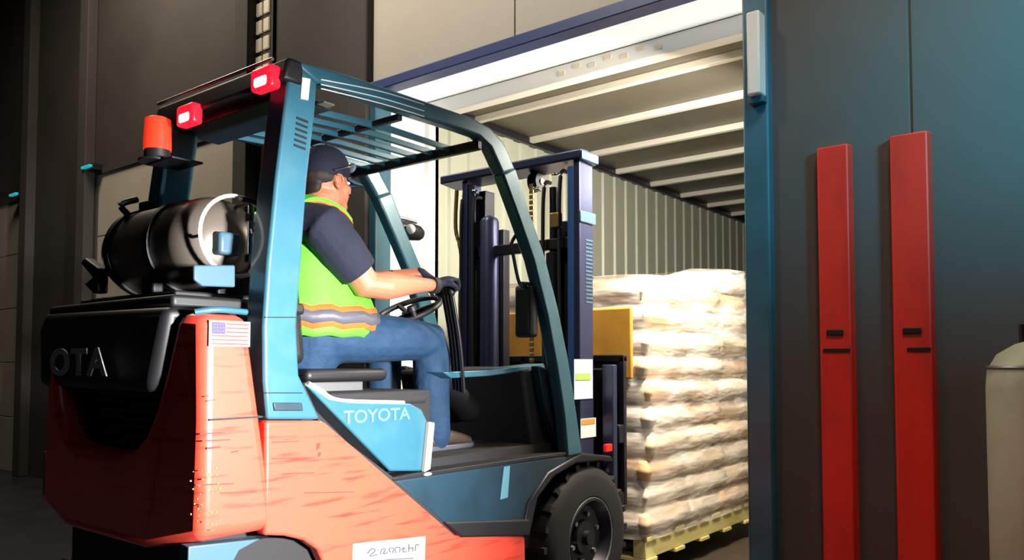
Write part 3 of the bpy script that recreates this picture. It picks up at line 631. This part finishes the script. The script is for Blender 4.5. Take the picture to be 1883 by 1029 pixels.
for px in (1018,):
    q = atX(px, 500, MX + .03); MB().lathe((MX + .03, q.y, .3), (0, 0, 1), [(0, 0), (0, .042), (1.5, .042), (1.51, .022), (1.86, .022), (1.86, 0)], n=24).build('lift_cylinder', M['dark'], FK)
for px in (862,):
    q = atX(px, 500, MX + .03); MB().lathe((MX + .03, q.y, .3), (0, 0, 1), [(0, 0), (0, .045), (1.45, .045), (1.46, .022), (1.8, .022), (1.8, 0)], n=24).build('lift_cylinder', M['dark'], FK)
for px, py in ((868, 365), (988, 335)):
    q = atX(px, py, MX + .06); pu = MB().lathe(q - V((0, .03, 0)), (0, 1, 0), [(0, 0), (0, .055), (.012, .055), (.018, .045), (.042, .045), (.048, .055), (.06, .055), (.06, 0)], n=28).build('chain_pulley', M['dark'], FK)
    MB().lathe(q - V((0, .036, 0)), (0, 1, 0), [(0, 0), (0, .018), (.07, .018), (.07, 0)], n=14).build('pulley_pin', M['brass'], pu)
    ch = MB()
    for k in range(34): ch.box(q + V((-.060, -.013, -.02 - k*.03)), q + V((-.048, .013, -.043 - k*.03)))
    ch.build('lift_chain', M['brass'], FK, bevel=.003)
hs = MB()
for k, (px, py) in enumerate(((850, 400), (872, 405), (1000, 380), (1030, 360))):
    q = atX(px, py, MX - .02); hs.tube([q + V((.06, 0, .14)), q + V((-.01, -.01, .10)), q + V((-.01, 0, -.2)), q + V((0, 0, -.9))], .011)
hs.build('hydraulic_hose', M['rubber'], FK)
q = atX(1022, 405, MX - .03); MB().box(q - V((.02, .03, .04)), q + V((.02, .03, .04))).build('hose_block', M['brass'], FK, bevel=.006)
q = atX(1022, 320, MX - .03); MB().ball(q, .012, .028, .008).build('grease_fitting', M['chrome'], FK)
MB().ball(atX(872, 352, MX - .03), .012, .022, .014).build('grease_fitting', M['chrome'], FK)
MB().ball(atX(985, 345, MX - .03), .01, .025, .006).build('grease_fitting', M['chrome'], FK)
MB().tube([atX(840, 350, MX-.02), atX(838, 420, MX-.02), atX(848, 470, MX-.02), atX(846, 560, MX-.02), atX(850, 640, MX-.02)], .012).build('brass_pipe', M['brass'], FK)
# writing and labels on the near upright
la = MB()
for k in range(17):
    z = atY(1068, 440 + k*7.2, 2.258).z; ww = .012 if k % 3 else .018
    la.box((MX + .025, 2.2575, z), (MX + .025 + .05 + ww, 2.2595, z + .009))
la.build('mast_lettering', M['letter'] if False else M['plate'], FK, smooth_=False)
def lab(x0, y0, x1, y1, m, nm, yy=2.2565):
    a = atY(x0, y0, yy); b = atY(x1, y1, yy); return MB().box((a.x, yy, b.z), (b.x, yy + .003, a.z)).build(nm, m, FK)
l1 = lab(1056, 660, 1090, 732, M['white'], 'load_label'); lab(1059, 686, 1086, 698, M['green'], 'label_stripe', 2.2545)
l2 = lab(1068, 770, 1096, 802, M['white'], 'load_label'); lab(1070, 771, 1094, 778, M['orangemark'], 'label_stripe', 2.2545)
# carriage and load backrest
CX = 3.68
for z in (.42, .78): MB().box((CX, 2.17, z), (CX + .05, mm(2.17), z + .10)).build('carriage_bar', M['dark'], FK, bevel=.008)
zb1 = atX(1150, 655, CX + .05).z
for y in (2.17, 2.36, 2.52, 2.68, 2.84, 3.0, mm(2.17)-.03): MB().box((CX + .05, y, .45), (CX + .08, y + .03, zb1)).build('backrest_bar', M['dark'], FK, bevel=.005)
MB().box((CX + .05, 2.17, zb1 - .03), (CX + .09, mm(2.17), zb1 + .01)).build('backrest_top', M['dark'], FK, bevel=.006)
MB().box((CX + .056, 2.19, .45), (CX + .062, mm(2.19), zb1 - .02)).build('backrest_panel', M['black'], FK)
MB().box((CX - .02, 2.19, .25), (CX + .0, 2.42, 1.18)).build('carriage_side', M['dark'], FK, bevel=.01)
for y in (2.36, 2.94): MB().prism([(CX + .10, y, .12), (5.0, y, .145), (5.0, y, .155), (CX + .15, y, .175), (CX + .14, y, .80), (CX + .10, y, .80)], (0, .10, 0)).build('fork', M['dark'], FK, bevel=.004)
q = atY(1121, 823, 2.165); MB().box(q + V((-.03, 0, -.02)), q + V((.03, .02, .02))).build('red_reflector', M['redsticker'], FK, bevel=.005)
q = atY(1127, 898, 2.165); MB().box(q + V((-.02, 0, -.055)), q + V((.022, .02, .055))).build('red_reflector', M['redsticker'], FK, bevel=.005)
MB().box((3.62, 2.17, .40), (3.66, 2.24, 1.2)).build('tilt_guard', M['mast'], FK, bevel=.006)

# ------------------------------------------------------------------ driver
DY = 2.55
DR = thing('driver', 'person in navy cap, green high visibility vest and jeans seated driving the forklift', 'person', (1.95, DY, 1.23))
HC = atY(603, 335, DY)                      # middle of the head
sh = atY(592, 408, 2.345); el = atY(672, 522, 2.30); wr = atY(796, 524, 2.235)
hp = V((1.93, DY, 1.31)); kn = atY(785, 625, 2.40); an = atY(800, 800, 2.40)
shL = V((sh.x + .07, 2.735, sh.z - .01)); elL = V((2.225, 2.76, 1.53)); wrL = atY(774, 503, 2.49)
body = MB()
nk = V((HC.x - .055, DY, HC.z - .15))
body.limb([(hp, .17, .13), (hp + V((.03, 0, .13)), .17, .14), (V((1.93, DY, sh.z - .16)), .18, .125), (V((1.92, DY, sh.z - .04)), .17, .11), (V((1.935, DY, sh.z + .03)), .09, .07)])
body.limb([(V((1.94, DY, sh.z)), .07), (nk, .068, .066), (HC + V((-.03, 0, -.06)), .062)])
body.limb([(sh + V((0, .04, -.01)), .07), ((sh + el)/2 + V((0, 0, .01)), .060), (el, .058), (el*.7 + wr*.3 + V((0, 0, -.004)), .062, .058), (el*.25 + wr*.75, .036, .034), (wr, .028, .025)], hint=(0, 1, 0))
body.limb([(shL, .07), ((shL + elL)/2, .058), (elL, .050), (elL*.65 + wrL*.35, .05), (wrL, .027)])
for s_, k_, a_ in ((1, kn, an), (-1, V((kn.x + .0, 2*DY - 2.40, kn.z)), V((an.x, 2*DY - 2.40, an.z)))):
    h_ = V((hp.x + .05, DY - s_*.10, hp.z)); body.limb([(h_, .095), ((h_ + k_)/2, .08), (k_, .058), (k_*.6 + a_*.4, .055), (a_, .038)])
# head: skull, jaw, nose, lips, brow, ear
h = HC
body.ball(h + V((-.012, 0, .022)), .098, .077, .098).ball(h + V((.030, 0, -.045)), .062, .060, .072).ball(h + V((.064, 0, -.092)), .028, .034, .024)
body.ball(h + V((-.005, -.030, -.06)), .055, .036, .050).ball(h + V((-.005, .030, -.06)), .055, .036, .050)
body.limb([(h + V((.086, 0, .012)), .010), (h + V((.100, 0, -.012)), .012, .012), (h + V((.107, 0, -.024)), .014, .010)])
body.ball(h + V((.084, 0, -.056)), .014, .024, .008).ball(h + V((.082, 0, -.068)), .013, .021, .008).ball(h + V((.078, 0, .028)), .014, .050, .010)
body.ball(h + V((.066, -.032, -.022)), .022, .022, .020).ball(h + V((.066, .032, -.022)), .022, .022, .020)
for s_ in (-1, 1):
    body.ball(h + V((-.014, s_*.080, -.006)), .020, .010, .031).ball(h + V((-.008, s_*.078, -.030)), .012, .009, .013)
bd = body.build('body', M['skin'], DR, voxel=.0055, smo=3)
for s_ in (-1, 1):
    MB().ring(h + V((-.015, s_*.088, -.003)), (0, 1, .1), .019, .0042, n=20, a0=-40, a1=230).build('ear_rim', M['skin'], bd)
    e_ = MB().ball(h + V((.074, s_*.032, .008)), .012, .013, .010).build('eye', M['white'], DR)
    MB().ball(h + V((.084, s_*.033, .008)), .0035, .006, .006).build('iris', M['hair'], e_)
    MB().limb([(h + V((.088, s_*.014, .028)), .004), (h + V((.086, s_*.034, .034)), .005), (h + V((.072, s_*.056, .028)), .003)]).build('eyebrow', M['hair'], DR)
# hair below the cap and short beard
hr = MB().ball(h + V((-.030, 0, .014)), .090, .081, .055).ball(h + V((-.080, 0, -.035)), .026, .052, .035)
for s_ in (-1, 1): hr.limb([(h + V((.016, s_*.064, .03)), .014, .010), (h + V((.016, s_*.066, .002)), .012, .008)])
hr.build('hair', M['hair'], DR, voxel=.006)
br = MB()
for s_ in (-1, 1): br.limb([(h + V((.010, s_*.056, -.03)), .014, .014), (h + V((.020, s_*.047, -.065)), .022, .020), (h + V((.050, s_*.026, -.092)), .024, .020), (h + V((.068, 0, -.096)), .022, .020)])
br.limb([(h + V((.092, -.020, -.046)), .005), (h + V((.096, 0, -.043)), .006), (h + V((.092, .020, -.046)), .005)])
br.build('beard', M['beard'], DR, voxel=.005)
# cap with brim and sunglasses
cp_ = MB(); cc = h + V((-.012, 0, .050)); rings = [[cc + V(((.104 - dz*.1)*math.cos(2*math.pi*j/28), (.088 - dz*.1)*math.sin(2*math.pi*j/28), -dz + .010*math.cos(2*math.pi*j/28))) for j in range(28)] for dz in (.040, .034, .022)]
for k in range(9):
    f_ = k/8; a_ = f_*math.pi/2; q = math.cos(a_)**.8 if f_ < 1 else .02
    rings.append([cc + V((.106*q*math.cos(2*math.pi*j/28), .088*q*math.sin(2*math.pi*j/28), -.012 + .108*math.sin(a_))) for j in range(28)])
cp_.loft(rings); cap = cp_.build('cap', M['navycloth'], DR, subsurf=1)
bb = MB(); rows = []
for i in range(9):
    a_ = -1 + 2*i/8; y = a_*.072; x0 = .094*math.sqrt(max(0, 1 - (a_*.80)**2)); x1 = x0 + .105*math.sqrt(max(.02, 1 - a_**2*.92))
    zz = -.012 - .020*a_*a_; rows.append([cc + V((x0 - .015, y, zz)), cc + V((x1, y, zz - .022)), cc + V((x1, y, zz - .027)), cc + V((x0 - .015, y, zz - .006))])
bb.loft(rows).build('brim', M['brim'], cap, subsurf=1)
MB().ball(cc + V((0, 0, .097)), .008, .008, .005).build('cap_button', M['navycloth'], cap)
sg = thing('sunglasses', 'pale mirrored sunglasses resting on the cap brim of the driver', 'sunglasses', cc + V((.09, 0, .02)))
for s_ in (-1, 1): MB().ball(cc + V((.100, s_*.034, .020)), .010, .032, .021).build('lens', M['lens'], sg)
MB().tube([cc + V((.098, -.06, .028)), cc + V((.110, 0, .030)), cc + V((.098, .06, .028))], .004).build('bridge', M['dark'], sg)
for s_ in (-1, 1): MB().tube([cc + V((.094, s_*.064, .024)), cc + V((.04, s_*.093, .004)), cc + V((-.03, s_*.094, -.022))], .0032).build('temple_arm', M['chrome'], sg)
# navy shirt
shb = MB()
shb.limb([(V((1.95, DY, 1.36)), .19, .155), (V((1.93, DY, 1.52)), .195, .155), (V((1.92, DY, sh.z - .06)), .19, .13), (V((1.93, DY, sh.z + .0)), .15, .10), (V((1.94, DY, sh.z + .045)), .082, .076)], caps=False)
shb.limb([(sh + V((-.005, .07, .0)), .085), (sh + V((.0, .0, -.01)), .088), (sh*.55 + el*.45 + V((-.004, 0, .0)), .090), (sh*.15 + el*.85 + V((-.002, 0, .008)), .078)], hint=(0, 1, 0), caps=False)
shb.limb([(shL + V((0, -.05, 0)), .08), (shL, .085), (shL*.5 + elL*.5, .075), (shL*.2 + elL*.8, .066)], caps=False)
shb.build('shirt', M['navycloth'], DR, voxel=.008, smo=5)
# green band tattoo/cuff edge under the sleeve
cfp = sh*.10 + el*.90
# hi-vis vest
def vring(cx, z, ry, rx, n=40): return [V((cx + rx*math.copysign(abs(math.cos(2*math.pi*j/n))**.85, math.cos(2*math.pi*j/n)), DY + ry*math.copysign(abs(math.sin(2*math.pi*j/n))**.85, math.sin(2*math.pi*j/n)), z + .006*math.sin(j*2.1))) for j in range(n)]
vz = [(1.975, 1.305, .225, .235), (1.985, 1.34, .232, .247), (1.975, 1.39, .232, .245), (1.96, 1.46, .222, .225), (1.945, 1.54, .212, .200), (1.935, 1.62, .205, .180)]
vs = MB(); vs.loft([vring(*q) for q in vz] + [vring(1.93, 1.67, .18, .165), vring(1.93, sh.z + .03, .13, .135), vring(1.935, sh.z + .062, .092, .09)], cap=False)
vest = vs.build('vest', M['vest'], DR, subsurf=1); sd = vest.modifiers.new('t', 'SOLIDIFY'); sd.thickness = .006
def band(z, h_, m, grow, nm):
    def at_(z_):
        for a_, b_ in zip(vz, vz[1:]):
            if a_[1] <= z_ <= b_[1]:
                f_ = (z_ - a_[1])/(b_[1] - a_[1]); return [a_[i]*(1-f_) + b_[i]*f_ for i in range(4)]
    A, B = at_(z), at_(z + h_); A = (A[0], A[1], A[2] + grow, A[3] + grow); B = (B[0], B[1], B[2] + grow, B[3] + grow)
    o = MB().loft([vring(*A), vring(*B)], cap=False).build(nm, m, vest); q = o.modifiers.new('t', 'SOLIDIFY'); q.thickness = .003
band(1.335, .085, M['vestor'], .006, 'orange_band'); band(1.355, .045, M['reflect'], .010, 'reflective_band')
# shoulder straps seen edge on: green edge, orange tape with a grey stripe
for s_ in (-1, 1):
    base = [(648, 418, 2.44), (632, 398, 2.43), (606, 384, 2.42), (580, 378, 2.415), (556, 386, 2.41), (536, 402, 2.41)]
    pth = [atY(*q) for q in base]
    if s_ == 1: pth = [V((p.x, 2*DY - p.y, p.z)) for p in pth]
    for lo, hi, gr, m_, nm in ((-.022, .034, .0, M['vest'], 'shoulder_panel'), (-.020, .020, .004, M['vestor'], 'orange_strap'), (-.009, .011, .007, M['black'], 'dark_stripe')):
        P = smooth(pth, 4); q = s_*.004
        MB().loft([[p + V((0, s_*gr, lo)), p + V((0, s_*gr, hi)), p + V((0, -s_*.05, hi + .016)), p + V((0, -s_*.05, lo))] for p in P]).build(nm, m_, vest)
# jeans
jb = MB(); jb.limb([(V((1.93, DY, 1.27)), .185, .155), (V((1.96, DY, 1.36)), .19, .16)], hint=(0, 1, 0))
for s_, k_, a_ in ((1, kn, an), (-1, V((kn.x, 2*DY - 2.40, kn.z)), V((an.x, 2*DY - 2.40, an.z)))):
    h_ = V((hp.x + .04, DY - s_*.10, hp.z + .0)); jb.limb([(h_, .115, .105), (h_*.6 + k_*.4, .108, .102), (h_*.2 + k_*.8, .094, .090), (k_ + V((.015, 0, -.01)), .085, .088), (k_*.85 + a_*.15 + V((.02, 0, 0)), .080, .084), (k_*.45 + a_*.55 + V((.0, 0, 0)), .078, .080), (a_ + V((0, 0, -.01)), .066, .070)], hint=(0, 1, 0), caps=True)
jb.build('jeans', M['denim'], DR, voxel=.008, smo=6)
# boots, resting on the floor board
for s_ in (1, -1):
    b0 = V((an.x - .01, DY - s_*.15, .852)); bt = MB()
    bt.limb([(b0 + V((0, 0, .10)), .052, .055), (b0 + V((0, 0, .02)), .050, .055)]); bt.limb([(b0 + V((-.04, 0, .02)), .044, .036), (b0 + V((.08, 0, .03)), .048, .036), (b0 + V((.17, 0, .015)), .046, .028), (b0 + V((.21, 0, .008)), .038, .022)])
    bo = bt.build('boot', M['boot'], DR, voxel=.006)
    MB().prism([b0 + V((x, y, -.022)) for x, y in ((-.085, -.04), (.10, -.05), (.20, -.046), (.245, -.02), (.245, .02), (.20, .046), (.10, .05), (-.085, .04))], (0, 0, .022)).build('sole', M['reflect'], bo, bevel=.006)
# gloved hands: palm, four curled fingers, thumb
def hand(w_, dirv, palm_n, side, nm, m_, curl=1.0):
    g = MB(); d_ = V(dirv).normalized(); n_ = V(palm_n).normalized(); s2 = d_.cross(n_).normalized()*side
    pc = w_ + d_*.045
    g.limb([(w_ + d_*-.01, .030, .024), (w_ + d_*.02, .036, .020), (w_ + d_*.055, .043, .018), (w_ + d_*.085, .042, .015)], hint=s2)
    for k, L in enumerate((.070, .078, .073, .058)):
        o = w_ + d_*(.088 - .004*abs(k - 1)) + s2*(.031 - .0205*k); a1 = d_*math.cos(.5*curl) + n_*math.sin(.5*curl); a2 = d_*math.cos(1.5*curl) + n_*math.sin(1.5*curl); a3 = d_*math.cos(2.4*curl) + n_*math.sin(2.4*curl)
        p1 = o + a1*L*.48; p2 = p1 + a2*L*.34; p3 = p2 + a3*L*.25
        g.limb([(o - d_*.012, .0095), (o, .010), (p1, .0095), (p2, .0088), (p3, .0075)], n=10, hint=s2)
    b_ = w_ + d_*.030 + s2*.034; g.limb([(b_ - s2*.015, .014), (b_ + d_*.022 + s2*.014 + n_*.012, .0125), (b_ + d_*.050 + s2*.012 + n_*.032, .010), (b_ + d_*.062 + s2*.002 + n_*.048, .0085)], n=10, hint=n_)
    return g.build(nm, m_, DR, voxel=.0035, smo=2)
hand(wr + V((.012, 0, 0)), (HND - wr) + V((0.02, 0, .045)), (.1, 0, -1), -1, 'glove', M['navycloth'], .85)
MB().lathe(wr + V((.0, 0, 0)), (HND - wr), [(-.010, .030), (-.010, .034), (.020, .034), (.02, .030)], n=20).build('glove_cuff', M['rubber'], DR)
hand(wrL + V((.004, 0, 0)), (.9, -.25, -.5), (0, 0, -1), 1, 'glove', M['navycloth'], .9)
MB().lathe(elL*.35 + wrL*.65, (wrL - elL), [(-.02, .036), (-.02, .040), (.02, .038), (.02, .034)], n=20).build('wrist_band', M['boot'], DR)
# inked patches on the right forearm
